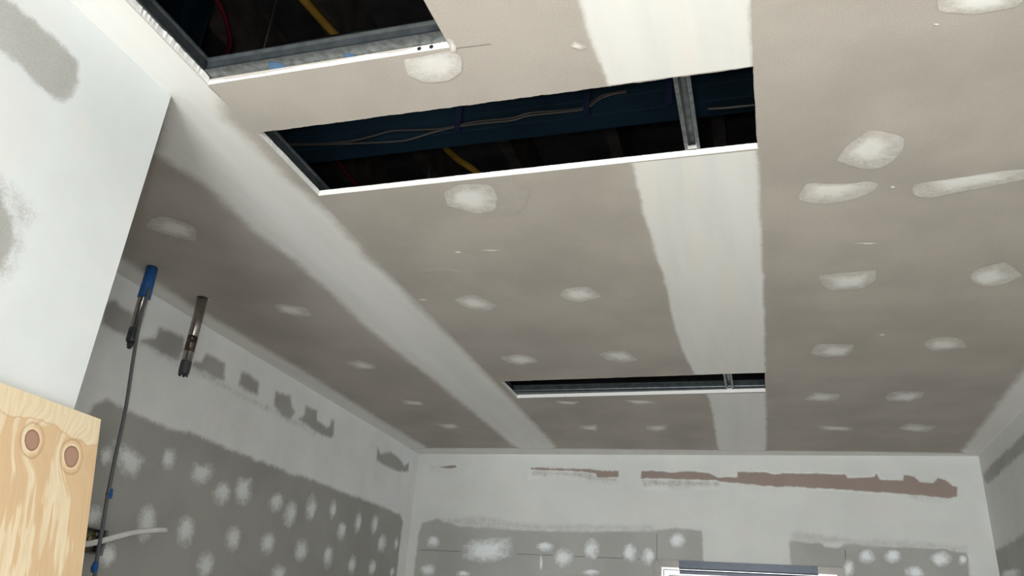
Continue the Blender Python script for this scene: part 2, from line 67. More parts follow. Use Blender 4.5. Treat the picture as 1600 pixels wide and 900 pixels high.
    'cable1': [[-1.4118,1.735,2.9868],[-1.3366,1.735,2.9755],[-1.2454,1.735,2.9645],[-1.1458,1.735,2.9586],[-1.0677,1.735,2.9665],[-1.0024,1.735,2.9777],[-0.9356,1.735,2.9713],[-0.8484,1.735,2.9633],[-0.7907,1.735,2.967],[-0.7235,1.735,2.9722],[-0.6214,1.735,2.9691],[-0.5701,1.735,2.9791],[-0.4621,1.735,2.9733],[-0.4141,1.735,2.9741],[-0.3954,1.735,2.9839],[-0.3675,1.735,3.005],[-0.3299,1.735,3.0117],[-0.2926,1.735,3.0138]],
    'cable2': [[-1.4063,1.73,2.9762],[-1.3319,1.73,2.9676],[-1.2114,1.73,2.9541],[-1.095,1.73,2.9422],[-0.9826,1.73,2.9332],[-0.9285,1.73,2.9349],[-0.8607,1.73,2.9495],[-0.788,1.73,2.9589],[-0.7104,1.73,2.9596],[-0.619,1.73,2.9569],[-0.5679,1.73,2.9663],[-0.4605,1.73,2.9635],[-0.4127,1.73,2.9644],[-0.3917,1.73,2.9738],[-0.3639,1.73,2.9942],[-0.3266,1.73,3.0038],[-0.2917,1.73,3.0051]],
    'cable3': [[-0.0788,1.735,2.919],[-0.0362,1.735,2.9152],[0.006,1.735,2.9142],[0.0477,1.735,2.9131]],
    'tie': [-0.4033,-0.1769,-0.784],
    'red': [[-1.3956,1.339,3.2],[-1.4002,1.3623,3.2],[-1.4147,1.405,3.2],[-1.4383,1.4562,3.2],[-1.465,1.5047,3.2],[-1.5155,1.5797,3.2],[-1.449,2.1431,3.2],[-1.4529,2.2533,3.2]],
    'yellow': [[-1.1461,1.3948,3.2],[-1.1168,1.5897,3.2],[-1.0096,2.1614,3.2],[-0.9434,2.3531,3.2]],
    'bent': [[-1.2311,1.45,3.1035],[-1.1229,1.45,3.1032],[-1.0313,1.45,3.1015],[-0.9838,1.45,3.1062],[-0.9316,1.45,3.0986],[-0.8959,1.45,3.0849],[-0.8629,1.45,3.0628]],
    'rod': [[-1.1953,1.35,3.1673],[-1.2079,1.35,2.9614]],
    'rod2': [[-1.1333,2.3,3.3026],[-1.1408,2.3,3.1669]],
    'column': [[-1.6408,1.35,3.2639],[-1.5147,1.35,3.2365],[-1.517,1.35,3.1166]],
    'cable_drop': [[-1.945,1.9453,2.5998],[-1.945,1.9427,2.5655],[-1.945,1.9417,2.5277],[-1.945,1.9429,2.5004],[-1.945,1.9502,2.4416],[-1.945,1.9668,2.3359],[-1.945,1.9889,2.2023],[-1.945,2.0,2.07],[-1.945,2.0133,1.9429],[-1.945,2.0292,1.8392],[-1.945,2.0403,1.7561],[-1.945,2.0519,1.6929],[-1.945,2.0658,1.6307]],
    'tape_marks': [[-1.945,2.0114,1.9406],[-1.945,2.0339,1.7259]],
    'strip': [[-2.05,2.0562,1.7861],[-2.05,2.0918,1.7964],[-2.05,2.1535,1.8142],[-2.05,2.2167,1.8369],[-2.05,2.284,1.8587],[-2.05,2.3572,1.8755],[-2.05,2.4425,1.89]],
    'box': [[-2.12,2.1468,1.8452],[-2.12,2.2393,1.8502],[-2.12,2.248,1.7975],[-2.12,2.1613,1.7868]],
}

# ------------------------------------------------------------------ node helpers and materials
class NT:
    def __init__(s, name):
        s.m = bpy.data.materials.new(name); s.m.use_nodes = True
        s.t = s.m.node_tree; s.t.nodes.clear()
        s.out = s.t.nodes.new('ShaderNodeOutputMaterial')
        s.b = s.t.nodes.new('ShaderNodeBsdfPrincipled')
        s.t.links.new(s.b.outputs[0], s.out.inputs[0])
    def n(s, kind, **kw):
        x = s.t.nodes.new(kind)
        for k, v in kw.items(): setattr(x, k, v)
        return x
    def link(s, a, b): s.t.links.new(a, b)
    def put(s, sock, v):
        if isinstance(v, bpy.types.NodeSocket): s.link(v, sock)
        else: sock.default_value = v
    def math(s, op, a, b=None, clamp=False):
        x = s.n('ShaderNodeMath', operation=op, use_clamp=clamp)
        s.put(x.inputs[0], a)
        if b is not None: s.put(x.inputs[1], b)
        return x.outputs[0]
    def mix(s, f, a, b):
        x = s.n('ShaderNodeMix', data_type='RGBA')
        s.put(x.inputs[0], f); s.put(x.inputs[6], rgba(a)); s.put(x.inputs[7], rgba(b))
        return x.outputs[2]
    def noise(s, scale, detail=3.0, rough=0.55, vec=None, stretch=None, space='Position'):
        x = s.n('ShaderNodeTexNoise'); x.inputs['Scale'].default_value = scale
        x.inputs['Detail'].default_value = detail; x.inputs['Roughness'].default_value = rough
        if vec is None:
            if space == 'Position': vec = s.n('ShaderNodeNewGeometry').outputs['Position']
            else: vec = s.n('ShaderNodeTexCoord').outputs['Object']
        if stretch:
            mp = s.n('ShaderNodeVectorMath', operation='MULTIPLY'); s.link(vec, mp.inputs[0]); mp.inputs[1].default_value = stretch; vec = mp.outputs[0]
        s.link(vec, x.inputs['Vector'])
        return x.outputs['Fac']
    def ramp(s, v, lo, hi, a=0.0, b=1.0, smooth=True):
        x = s.n('ShaderNodeMapRange'); x.interpolation_type = 'SMOOTHSTEP' if smooth else 'LINEAR'
        s.put(x.inputs[0], v)
        for i, q in zip((1, 2, 3, 4), (lo, hi, a, b)): s.put(x.inputs[i], q)
        return x.outputs[0]
    def bump(s, h, strength, dist=0.002):
        x = s.n('ShaderNodeBump'); x.inputs['Strength'].default_value = strength; x.inputs['Distance'].default_value = dist
        s.link(h, x.inputs['Height']); s.link(x.outputs[0], s.b.inputs['Normal'])
    def fin(s, color, rough=0.9, metal=0.0, spec=None):
        s.put(s.b.inputs['Base Color'], rgba(color)); s.put(s.b.inputs['Roughness'], rough); s.b.inputs['Metallic'].default_value = metal
        if spec is not None: s.b.inputs['Specular IOR Level'].default_value = spec
        return s.m
def rgba(c):
    return c if isinstance(c, bpy.types.NodeSocket) else (tuple(c) + (1.0,) if len(c) == 3 else c)

def paper_colour(t, base):
    dark = tuple(c * 0.9 for c in base); light = tuple(min(1, c * 1.07) for c in base)
    c = t.mix(t.ramp(t.noise(3.0, 4), 0.3, 0.7), dark, light)
    fib = t.ramp(t.noise(260.0, 2), 0.3, 0.7, 0.95, 1.05)
    v = t.n('ShaderNodeVectorMath', operation='SCALE'); t.link(c, v.inputs[0]); t.link(fib, v.inputs['Scale'])
    return v.outputs[0]
def plaster_colour(t, base, streak=(1, 1, 1)):
    c = t.mix(t.ramp(t.noise(5.0, 4, stretch=streak), 0.3, 0.7), tuple(x * 0.93 for x in base), base)
    warm = tuple(min(1, b * k) for b, k in zip(base, (1.0, 0.965, 0.93)))
    return t.mix(t.ramp(t.noise(9.0, 2, stretch=streak), 0.52, 0.68, 0, 0.6), c, warm)

PAPER_C = (0.468, 0.427, 0.38)
PAPER_W = (0.425, 0.42, 0.40)
PINK = (0.335, 0.265, 0.235)
PLASTER = (0.84, 0.83, 0.795)
PLASTER_W = (0.72, 0.725, 0.70)
PLASTER_L = (0.90, 0.91, 0.925)
PLASTER_G = (0.70, 0.725, 0.73)

def board_mat(name, base):
    t = NT(name); c = paper_colour(t, base)
    t.bump(t.noise(300.0, 2), 0.08, 0.001)
    return t.fin(c, 0.92, spec=0.2)
def compound_mat(name, under, streak=(1, 1, 1), fine=0.8, over=PLASTER):
    t = NT(name)
    a = t.n('ShaderNodeAttribute'); a.attribute_name = 'cov'; cov = a.outputs['Fac']
    nz = t.math('ADD', t.math('MULTIPLY', t.noise(170.0, 3, 0.7), 0.6), t.math('MULTIPLY', t.noise(38.0, 3), 0.4))
    edge = t.math('MULTIPLY', t.math('MULTIPLY', cov, t.math('SUBTRACT', 1.0, cov)), 4.0)
    d = t.math('MULTIPLY', t.math('MULTIPLY', t.math('SUBTRACT', nz, 0.5), edge), 2.2 * fine)
    m = t.ramp(t.math('ADD', cov, d), 0.12, 0.88)
    c = t.mix(m, paper_colour(t, under), plaster_colour(t, over, streak))
    t.bump(t.noise(60.0, 3), 0.05, 0.002)
    return t.fin(c, t.ramp(m, 0, 1, 0.92, 0.75), spec=0.25)
def plain(name, c, rough=0.6, metal=0.0, var=0.08, scale=20.0, spec=None):
    t = NT(name)
    col = t.mix(t.ramp(t.noise(scale, 4), 0.3, 0.7), tuple(x * (1 - var) for x in c), tuple(min(1, x * (1 + var)) for x in c))
    return t.fin(col, rough, metal, spec)

M_CEIL = board_mat('ceiling_board_paper', PAPER_C)
M_WALL = board_mat('wall_board_paper', PAPER_W)
M_GYP = plain('gypsum_core', (0.80, 0.79, 0.765), 0.95, var=0.05, scale=200)
M_SEAM = compound_mat('ceiling_joint_compound', PAPER_C, (2.2, 0.25, 2.2), 0.3)
M_FILL_C = compound_mat('ceiling_filler', PAPER_C, (1, 1, 1), 0.35)
M_WCOMP = compound_mat('wall_joint_compound', PAPER_W, (1, 1, 1), 0.5, PLASTER_W)
M_LCOMP = compound_mat('left_wall_joint_compound', PAPER_W, (1, 1, 1), 0.5, PLASTER_L)
M_GCOMP = compound_mat('wing_wall_joint_compound', PAPER_W, (1, 1, 1), 0.6, PLASTER_G)
M_FILL_W = compound_mat('wall_filler', PAPER_W, (1, 1, 1), 0.7, (0.87, 0.90, 0.91))
M_PINK = compound_mat('bare_pink_board_paper', PLASTER_W, (1, 1, 1), 0.7, PINK)
M_STEEL = plain('galvanised_steel', (0.20, 0.215, 0.215), 0.45, 0.7, 0.3, 60)
M_DSTEEL = plain('dull_steel', (0.075, 0.085, 0.092), 0.45, 0.6, 0.2, 40)
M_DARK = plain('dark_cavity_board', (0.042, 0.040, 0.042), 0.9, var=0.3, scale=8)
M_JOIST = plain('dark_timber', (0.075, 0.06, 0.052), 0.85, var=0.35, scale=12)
M_TEAL = plain('teal_painted_steel', (0.008, 0.024, 0.040), 0.45, 0.0, 0.2, 6)
M_YELLOW = plain('yellow_plastic', (0.27, 0.155, 0.02), 0.5)
M_RED = plain('red_plastic', (0.16, 0.012, 0.025), 0.4)
M_GREYC = plain('grey_cable_sheath', (0.12, 0.13, 0.14), 0.5)
M_PALEC = plain('pale_cable_sheath', (0.055, 0.052, 0.05), 0.5)
M_BLACK = plain('black_rubber', (0.015, 0.015, 0.016), 0.4)
M_BLUE = plain('blue_masking_tape', (0.012, 0.10, 0.33), 0.6, var=0.2, scale=80)
M_NAVY = plain('navy_strap', (0.01, 0.015, 0.05), 0.6)
M_FILM = plain('blue_protective_film', (0.075, 0.10, 0.15), 0.3, var=0.1, scale=30)
M_ALU = plain('polished_aluminium', (0.62, 0.61, 0.60), 0.25, 1.0, 0.1)
M_ALUF = plain('brushed_aluminium', (0.20, 0.185, 0.17), 0.35, 0.6, 0.1)
M_PIPE = plain('tarnished_chrome', (0.40, 0.37, 0.345), 0.3, 1.0, 0.12, 35)
M_RUST = plain('brown_tarnish', (0.13, 0.10, 0.08), 0.35, 0.8, 0.35, 60)
M_CONC = plain('concrete', (0.40, 0.39, 0.37), 0.9, var=0.15, scale=6)
M_WHITE = plain('white_pvc', (0.85, 0.85, 0.85), 0.45)
M_BRASS = plain('aged_brass', (0.30, 0.26, 0.15), 0.45, 0.6, 0.3, 60)
M_THIN_LINE = plain('graphite_crack_line', (0.16, 0.15, 0.14), 0.8)
tg = NT('window_glass'); tg.b.inputs['Transmission Weight'].default_value = 1.0; tg.b.inputs['IOR'].default_value = 1.45
M_GLASS = tg.fin((0.95, 0.97, 0.97), 0.0)

# ------------------------------------------------------------------ object helpers
def link(name, me, parent=None, mats=()):
    for m in mats: me.materials.append(m)
    o = bpy.data.objects.new(name, me); COL.objects.link(o)
    if parent: o.parent = parent
    return o
def mesh(name, verts, faces, smooth=False, midx=None):
    me = bpy.data.meshes.new(name); me.from_pydata([tuple(map(float, v)) for v in verts], [], faces); me.update()
    if smooth: me.polygons.foreach_set('use_smooth', [True] * len(me.polygons))
    if midx: me.polygons.foreach_set('material_index', midx)
    return me
def tag(o, label, cat, group=None):
    o['label'] = label; o['category'] = cat
    if group: o['group'] = group
    return o
def empty(name, loc):
    o = bpy.data.objects.new(name, None); COL.objects.link(o); o.location = loc; o.empty_display_size = 0.05
    bpy.context.view_layer.update()
    return o
def local(o, verts):
    p = o.location
    return [(v[0] - p[0], v[1] - p[1], v[2] - p[2]) for v in verts]
class G:                                             # gathers shapes in world coordinates
    def __init__(s): s.v = []; s.f = []; s.sm = []
    def add(s, v, f, sm=False):
        k = len(s.v); s.v += [tuple(q) for q in v]; s.f += [tuple(i + k for i in t) for t in f]; s.sm += [sm] * len(f); return s
    def box(s, a, b):
        (x0, y0, z0), (x1, y1, z1) = a, b
        v = [(x0, y0, z0), (x1, y0, z0), (x1, y1, z0), (x0, y1, z0), (x0, y0, z1), (x1, y0, z1), (x1, y1, z1), (x0, y1, z1)]
        return s.add(v, [(0, 3, 2, 1), (4, 5, 6, 7), (0, 1, 5, 4), (1, 2, 6, 5), (2, 3, 7, 6), (3, 0, 4, 7)])
    def extrude(s, prof, axis, a, b):                # closed 2-D profile swept along X or Y
        n = len(prof)
        if axis == 'Y': v = [(p, a, q) for p, q in prof] + [(p, b, q) for p, q in prof]
        elif axis == 'X': v = [(a, p, q) for p, q in prof] + [(b, p, q) for p, q in prof]
        else: v = [(p, q, a) for p, q in prof] + [(p, q, b) for p, q in prof]
        f = [(i, (i + 1) % n, n + (i + 1) % n, n + i) for i in range(n)]
        tr = tessellate_polygon([[Vector((p, q, 0)) for p, q in prof]])
        f += [tuple(t) for t in tr] + [tuple(n + i for i in reversed(t)) for t in tr]
        return s.add(v, f)
    def tube(s, pts, r, n=10, flat=1.0, smooth=True):
        pts = [Vector(p) for p in pts]; rings = []
        rr = r if isinstance(r, (list, tuple)) else [r] * len(pts)
        up = Vector((0, 0, 1))
        if abs((pts[-1] - pts[0]).normalized().z) > 0.9: up = Vector((0, 1, 0))
        for i, p in enumerate(pts):
            d = (pts[min(i + 1, len(pts) - 1)] - pts[max(i - 1, 0)]).normalized()
            a = d.cross(up).normalized(); b = a.cross(d).normalized()
            rings.append([p + a * math.cos(2 * math.pi * k / n) * rr[i] * flat + b * math.sin(2 * math.pi * k / n) * rr[i] for k in range(n)])
        v = [q for r_ in rings for q in r_]
        f = [(i * n + k, i * n + (k + 1) % n, (i + 1) * n + (k + 1) % n, (i + 1) * n + k) for i in range(len(pts) - 1) for k in range(n)]
        s.add(v, f, smooth)
        k0 = len(s.v) - len(v)
        s.f.append(tuple(k0 + i for i in reversed(range(n)))); s.sm.append(False)
        s.f.append(tuple(k0 + (len(pts) - 1) * n + i for i in range(n))); s.sm.append(False)
        return s
    def lathe(s, base, prof, n=20, axis=Vector((0, 0, 1))):   # (radius, height) list along axis
        a = axis.normalized(); x = a.orthogonal().normalized(); y = a.cross(x); base = Vector(base)
        v = [base + a * h + (x * math.cos(2 * math.pi * k / n) + y * math.sin(2 * math.pi * k / n)) * r for r, h in prof for k in range(n)]
        f = [(i * n + k, i * n + (k + 1) % n, (i + 1) * n + (k + 1) % n, (i + 1) * n + k) for i in range(len(prof) - 1) for k in range(n)]
        f += [tuple(reversed(range(n))), tuple((len(prof) - 1) * n + k for k in range(n))]
        return s.add(v, f, False)
    def build(s, name, mat, parent=None):
        v = local(parent, s.v) if parent else s.v
        me = mesh(name, v, s.f)
        me.polygons.foreach_set('use_smooth', s.sm)
        import bmesh
        bm = bmesh.new(); bm.from_mesh(me); bmesh.ops.recalc_face_normals(bm, faces=bm.faces); bm.to_mesh(me); bm.free()
        return link(name, me, parent, [mat])
def smooth_path(pts, k=6):                            # Catmull-Rom
    P = [Vector(p) for p in pts]; P = [P[0] * 2 - P[1]] + P + [P[-1] * 2 - P[-2]]; out = []
    for i in range(1, len(P) - 2):
        for j in range(k):
            t = j / k; a, b, c, d = P[i - 1], P[i], P[i + 1], P[i + 2]
            out.append(0.5 * ((2 * b) + (c - a) * t + (2 * a - 5 * b + 4 * c - d) * t * t + (3 * b - a - 3 * c + d) * t ** 3))
    return out + [P[-2]]

# ------------------------------------------------------------------ surfaces: plane frames, feathered compound layers, filler patches
ZC, XL, YBK, XR, XW, YW = 2.7, -2.138, 4.73, 1.123, -1.256, 1.158
YF, ZTOP = -2.6, 3.75                                # rear wall, underside of the floor above
PLANE = {                                            # (u, v, lift) -> world; lift points into the room
    'ceil': lambda u, v, h: (u, v, ZC - h), 'left': lambda u, v, h: (XL + h, u, v), 'back': lambda u, v, h: (u, YBK - h, v),
    'right': lambda u, v, h: (XR - h, u, v), 'wing': lambda u, v, h: (XW + h, u, v)}

def sdist(P, poly):                                  # signed distance, inside positive
    poly = np.array(poly, float); n = len(poly); d2 = np.full(len(P), 1e9); ins = np.zeros(len(P), bool)
    for i in range(n):
        a = poly[i]; b = poly[(i + 1) % n]; e = b - a; w = P - a
        t = np.clip((w @ e) / max(e @ e, 1e-12), 0, 1); q = w - t[:, None] * e
        d2 = np.minimum(d2, (q * q).sum(1))
        c = ((a[1] > P[:, 1]) != (b[1] > P[:, 1]))
        x = a[0] + (P[:, 1] - a[1]) / (e[1] if abs(e[1]) > 1e-12 else 1e-12) * e[0]
        ins ^= c & (P[:, 0] < x)
    return np.where(ins, 1, -1) * np.sqrt(d2)
RNG = np.random.RandomState(3)
LAT = RNG.rand(64, 64)
def vnoise(P, s):
    q = P * s; i = np.floor(q).astype(int); t = q - i; t = t * t * (3 - 2 * t)
    g = lambda a, b: LAT[(i[:, 0] + a) % 64, (i[:, 1] + b) % 64]
    return (g(0, 0) * (1 - t[:, 0]) + g(1, 0) * t[:, 0]) * (1 - t[:, 1]) + (g(0, 1) * (1 - t[:, 0]) + g(1, 1) * t[:, 0]) * t[:, 1]
def cover(P, whites, greys=(), feather=0.03, gf=0.015, halves=(), jag=0.012):
    wob = (vnoise(P, 22) - .5) * jag + (vnoise(P + 9.3, 70) - .5) * jag * 0.7
    c = np.zeros(len(P))
    for w in whites: c = np.maximum(c, np.clip(0.5 + (sdist(P, w) + wob) / feather, 0, 1))
    for g in greys: c = np.minimum(c, 1 - np.clip(0.5 + (sdist(P, g) + wob * 0.6) / gf, 0, 1))
    for g in halves: c = np.minimum(c, 1 - 0.45 * np.clip(0.5 + (sdist(P, g) + wob) / 0.04, 0, 1))
    return c
def layer(name, parent, plane, bounds, res, mat, whites, greys=(), lift=0.0006, base=0.0002, amp=1.0, **kw):
    u0, u1, v0, v1 = bounds
    nu = max(2, int(round((u1 - u0) / res)) + 1); nv = max(2, int(round((v1 - v0) / res)) + 1)
    uu, vv = np.meshgrid(np.linspace(u0, u1, nu), np.linspace(v0, v1, nv)); P = np.stack([uu.ravel(), vv.ravel()], 1)
    c = (cover(P, whites, greys, **kw) * amp).reshape(nv, nu)
    keep = np.maximum.reduce([c[:-1, :-1], c[1:, :-1], c[:-1, 1:], c[1:, 1:]]) > 0.0
    jj, ii = np.nonzero(keep)
    idx = np.stack([jj * nu + ii, jj * nu + ii + 1, (jj + 1) * nu + ii + 1, (jj + 1) * nu + ii], 1)
    used, inv = np.unique(idx, return_inverse=True); inv = inv.reshape(idx.shape)
    cu = c.ravel()[used]; Pu = P[used]
    verts = [PLANE[plane](p[0], p[1], base + lift * k) for p, k in zip(Pu, cu)]
    me = mesh(name, verts, [tuple(r) for r in inv.tolist()], True)
    at = me.attributes.new('cov', 'FLOAT', 'POINT'); at.data.foreach_set('value', cu.astype(np.float32))
    # faces towards the room
    return link(name, me, parent, [mat])
def patch(name, parent, plane, poly, kind, mat):
    p = np.array(poly, float); n = len(p); c = p.mean(0)
    N = 36; per = np.vstack([p, p[:1]]); L = np.r_[0, np.cumsum(np.linalg.norm(np.diff(per, axis=0), axis=1))]
    t = np.linspace(0, L[-1], N, endpoint=False); out = np.stack([np.interp(t, L, per[:, 0]), np.interp(t, L, per[:, 1])], 1)
    size = np.sqrt(np.abs(np.prod(out.max(0) - out.min(0))))
    for _ in range(1): out = out * 0.6 + 0.2 * (np.roll(out, 1, 0) + np.roll(out, -1, 0))
    rnd = np.random.RandomState(int(abs(c[0] * 911 + c[1] * 577) * 10) % 99991)
    rr = rnd.rand(N); rr = (rr * 2 + np.roll(rr, 1) + np.roll(rr, -1)) / 4
    out += (out - c) * (rr[:, None] - .5) * (0.05 if kind in (0, 3) else 0.22)
    core = c + (rnd.rand(2) - .5) * size * 0.22
    prof = {0: [(1.0, .36), (.96, .40), (.70, .45), (.46, .66), (.26, .9)], 1: [(1.12, 0.0), (.94, .30), (.70, .46), (.46, .66), (.25, .95)], 2: [(1.1, 0.0), (.85, .16), (.6, .2), (.4, .2), (.2, .2)], 3: [(1.03, 0.0), (.97, .45), (.7, .55), (.5, .7), (.3, .8)]}[kind]
    cen = {0: 1.0, 1: 1.0, 2: .2, 3: .8}[kind]
    v = []; cov = []
    for s, k in prof:
        w = np.clip((1 - s) * 1.4, 0, 1); q = (c + (out - c) * s) * (1 - w) + (core + (out - c) * s) * w
        for a in q: v.append(PLANE[plane](a[0], a[1], 0.0009 if s > .99 else 0.0010 + 0.0008 * (1 - s))); cov.append(k * (1 if k in (0, 1) else 0.9 + 0.2 * rnd.rand()))
    v.append(PLANE[plane](core[0], core[1], 0.0019)); cov.append(cen)
    f = [(r * N + i, r * N + (i + 1) % N, (r + 1) * N + (i + 1) % N, (r + 1) * N + i) for r in range(len(prof) - 1) for i in range(N)]
    f += [((len(prof) - 1) * N + i, (len(prof) - 1) * N + (i + 1) % N, len(prof) * N) for i in range(N)]
    me = mesh(name, v, f, True)
    at = me.attributes.new('cov', 'FLOAT', 'POINT'); at.data.foreach_set('value', np.clip(cov, 0, 1).astype(np.float32))
    return link(name, me, parent, [mat])

# ------------------------------------------------------------------ the setting
def struct(o, label=None):
    o['kind'] = 'structure'
    if label: o['label'] = label
    return o
# ceiling board, 16 mm thick, with three cut-outs
TH = 0.016
HOLES = [dict(q=[(-1.141, 0.85), (-0.563, 0.85), (-0.556, 1.143), (-1.141, 1.141)], jag=(.001, .001, .001, .001), top=(.003, .002, .002, .008)),
         dict(q=[(-1.134, 1.326), (0.034, 1.327), (0.0385, 1.620), (-1.133, 1.627)], jag=(.0045, .0035, .0008, .0014), top=(.003, .003, .002, .002)),
         dict(q=[(-1.121, 3.282), (0.042, 3.25), (0.043, 3.515), (-1.118, 3.543)], jag=(.006, .004, .001, .001), top=(.003, .003, .002, .002))]
def hole_loop(h, i):
    rnd = random.Random(40 + i); lo = []; hi = []
    q = h['q']; cx = sum(p[0] for p in q) / 4; cy = sum(p[1] for p in q) / 4
    for e in range(4):
        a = Vector(q[e]); b = Vector(q[(e + 1) % 4]); d = (b - a); L = d.length; d.normalize()
        nrm = Vector((d.y, -d.x))
        if nrm.dot(Vector((cx, cy)) - a) > 0: nrm = -nrm          # outward from the hole
        n = int(L / 0.006)
        lump = [rnd.random() for _ in range(int(n / 4) + 3)]
        rag = lambda k: 0.55 * (lump[int(k / 4)] * (1 - k / 4 % 1) + lump[int(k / 4) + 1] * (k / 4 % 1)) + 0.3 * rnd.random()
        for k in range(n):
            t = k / n; p = a + (b - a) * t
            r_ = rag(k); j = 0 if k == 0 else -r_ * h['jag'][e]
            w = p + nrm * j; lo.append((w.x, w.y, ZC))
            zt = ZC + TH; pt = p + nrm * (0 if k == 0 else -(r_ * h['top'][e] + rnd.random() * .0006))
            if i == 0 and e == 2:                                   # broken rear edge: part of the core has fallen away
                s = 1 - t                                           # 0 at the left end
                prof = np.interp(s, [0, .1, .2, .35, .42, .5, .62, .68, .78, .84, .86, .97, 1], [.010, .006, .006, .008, .012, .009, .012, .014, .008, .009, .015, .016, .016])
                zt = ZC + float(prof) + rnd.uniform(-.001, .001)
            hi.append((pt.x, pt.y, zt))
    return lo, hi
outer = [(XL - 0.1, YF - 0.1), (XR + 0.1, YF - 0.1), (XR + 0.1, YBK + 0.1), (XL - 0.1, YBK + 0.1)]
loops = [hole_loop(h, i) for i, h in enumerate(HOLES)]
V = [(x, y, ZC) for x, y in outer]; F = []; MI = []
off = [];
for lo, hi in loops: off.append(len(V)); V += lo
tri = tessellate_polygon([[Vector((x, y, 0)) for x, y in outer]] + [[Vector((p[0], p[1], 0)) for p in lo] for lo, hi in loops])
for t in tri: F.append(tuple(t)); MI.append(0)
base = len(V)
V += [(x, y, ZC + TH) for x, y in outer]
offT = []
for lo, hi in loops: offT.append(len(V)); V += hi
tri2 = tessellate_polygon([[Vector((x, y, 0)) for x, y in outer]] + [[Vector((p[0], p[1], 0)) for p in hi] for lo, hi in loops])
for t in tri2: F.append(tuple(base + i for i in reversed(t))); MI.append(0)
for (lo, hi), a, b in zip(loops, off, offT):
    n = len(lo)
    for k in range(n): F.append((a + k, a + (k + 1) % n, b + (k + 1) % n, b + k)); MI.append(1)
for k in range(4): F.append((k, (k + 1) % 4, base + (k + 1) % 4, base + k)); MI.append(0)
ceiling = struct(link('ceiling', mesh('ceiling', V, F, False, MI), None, [M_CEIL, M_GYP]), 'grey paper plasterboard ceiling with three rectangular cut-outs and white joint bands')

# walls
def struct_box(name, a, b, mat, label): return struct(G().box(a, b).build(name, mat), label)
wall_left = struct_box('wall_left', (XL - 0.09, YF, 0), (XL, YBK, ZC), M_WALL, 'long plasterboard wall with white filler dabs behind the hanging pipes')
wall_right = struct_box('wall_right', (XR, YF, 0), (XR + 0.09, YBK, ZC), M_WALL, 'plasterboard wall with a brown unfilled strip beside the far corner')
wing = struct_box('wall_wing', (XW - 0.1, YF, 0), (XW, YW, ZC), M_WALL, 'bright white plastered wall end beside the plywood sheet')
floor = struct_box('floor', (XL - 0.09, YF - 0.09, -0.1), (XR + 0.09, YBK + 0.2, 0), M_CONC, 'bare concrete floor')
# rear wall, behind the camera, with its wide opening
g = G().box((XL - .09, YF - .09, 0), (-1.2, YF, ZC)).box((0.7, YF - .09, 0), (XR + .09, YF, ZC)).box((-1.2, YF - .09, 2.3), (0.7, YF, ZC)).box((-1.2, YF - .09, 0), (0.7, YF, 0.2))
struct(g.build('wall_rear', M_WALL), 'plasterboard wall with a wide opening')
# back wall: framing with the plasterboard sheets on it, and the window opening
WX0, WX1, WZ1, WZ0 = -0.575, 0.365, 2.07, 0.9
g = G().box((XL - .09, YBK + .014, 0), (WX0, YBK + .09, ZC)).box((WX1, YBK + .014, 0), (XR + .09, YBK + .09, ZC)).box((WX0, YBK + .014, WZ1), (WX1, YBK + .09, ZC)).box((WX0, YBK + .014, 0), (WX1, YBK + .09, WZ0))
wall_back = struct(g.build('wall_back', M_WALL), 'far plasterboard wall above the window with a pink-brown bare strip')
J = 0.0018
sheets = [((XL, 2.1 + J), (-0.592 - J, ZC)), ((XL, 0.0), (-0.592 - J, 2.1 - J)), ((-0.592 + J, WZ1), (0.406 - J, ZC)), ((-0.592 + J, 0), (0.406 - J, WZ0)), ((0.406 + J, 2.06 + J), (XR, ZC)), ((0.406 + J, 0), (XR, 2.06 - J))]
for (x0, z0), (x1, z1) in sheets:
    G().box((x0, YBK, z0), (x1, YBK + .013, z1)).build('plasterboard_sheet', M_WALL, wall_back)

# concealed space above: dark side walls and the floor above
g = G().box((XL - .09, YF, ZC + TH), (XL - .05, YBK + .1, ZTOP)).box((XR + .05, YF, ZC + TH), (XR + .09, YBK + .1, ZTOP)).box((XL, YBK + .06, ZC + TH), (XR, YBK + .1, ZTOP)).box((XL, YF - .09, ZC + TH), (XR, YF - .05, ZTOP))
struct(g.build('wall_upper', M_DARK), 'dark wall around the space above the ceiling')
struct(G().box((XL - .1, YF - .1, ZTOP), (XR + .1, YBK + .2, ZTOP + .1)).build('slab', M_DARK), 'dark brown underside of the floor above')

# joint compound on ceiling
layer('joint_compound_band', ceiling, 'ceil', (-1.256, -1.1415, 0.0, 1.146), 0.0115, M_SEAM, [D['seam_left']], feather=0.02, jag=0.006)
layer('joint_compound_band', ceiling, 'ceil', (-1.70, -1.142, 1.146, 4.73), 0.012, M_SEAM, [D['seam_left']], feather=0.075, jag=0.008)
layer('joint_compound_band', ceiling, 'ceil', (-0.33, 0.033, 0.0, 1.3245), 0.010, M_SEAM, [D['seam_right']], feather=0.02, jag=0.005)
layer('joint_compound_band', ceiling, 'ceil', (-0.33, 0.06, 1.625, 3.252), 0.010, M_SEAM, [D['seam_right']], feather=0.022, jag=0.005)
layer('joint_compound_band', ceiling, 'ceil', (-0.33, 0.06, 3.527, 4.73), 0.010, M_SEAM, [D['seam_right']], feather=0.03, jag=0.006)
layer('corner_compound_band', ceiling, 'ceil', (XL, -1.85, 0.5, 4.73), 0.014, M_SEAM, [D['edge_left']], feather=0.09, jag=0.008)
layer('corner_compound_band', ceiling, 'ceil', (0.85, XR, 0.5, 4.73), 0.014, M_SEAM, [D['edge_right']], feather=0.06, jag=0.008)
layer('corner_compound_band', ceiling, 'ceil', (XL, XR, 4.5, 4.73), 0.014, M_SEAM, [D['edge_back']], feather=0.06, jag=0.006, base=0.0005)
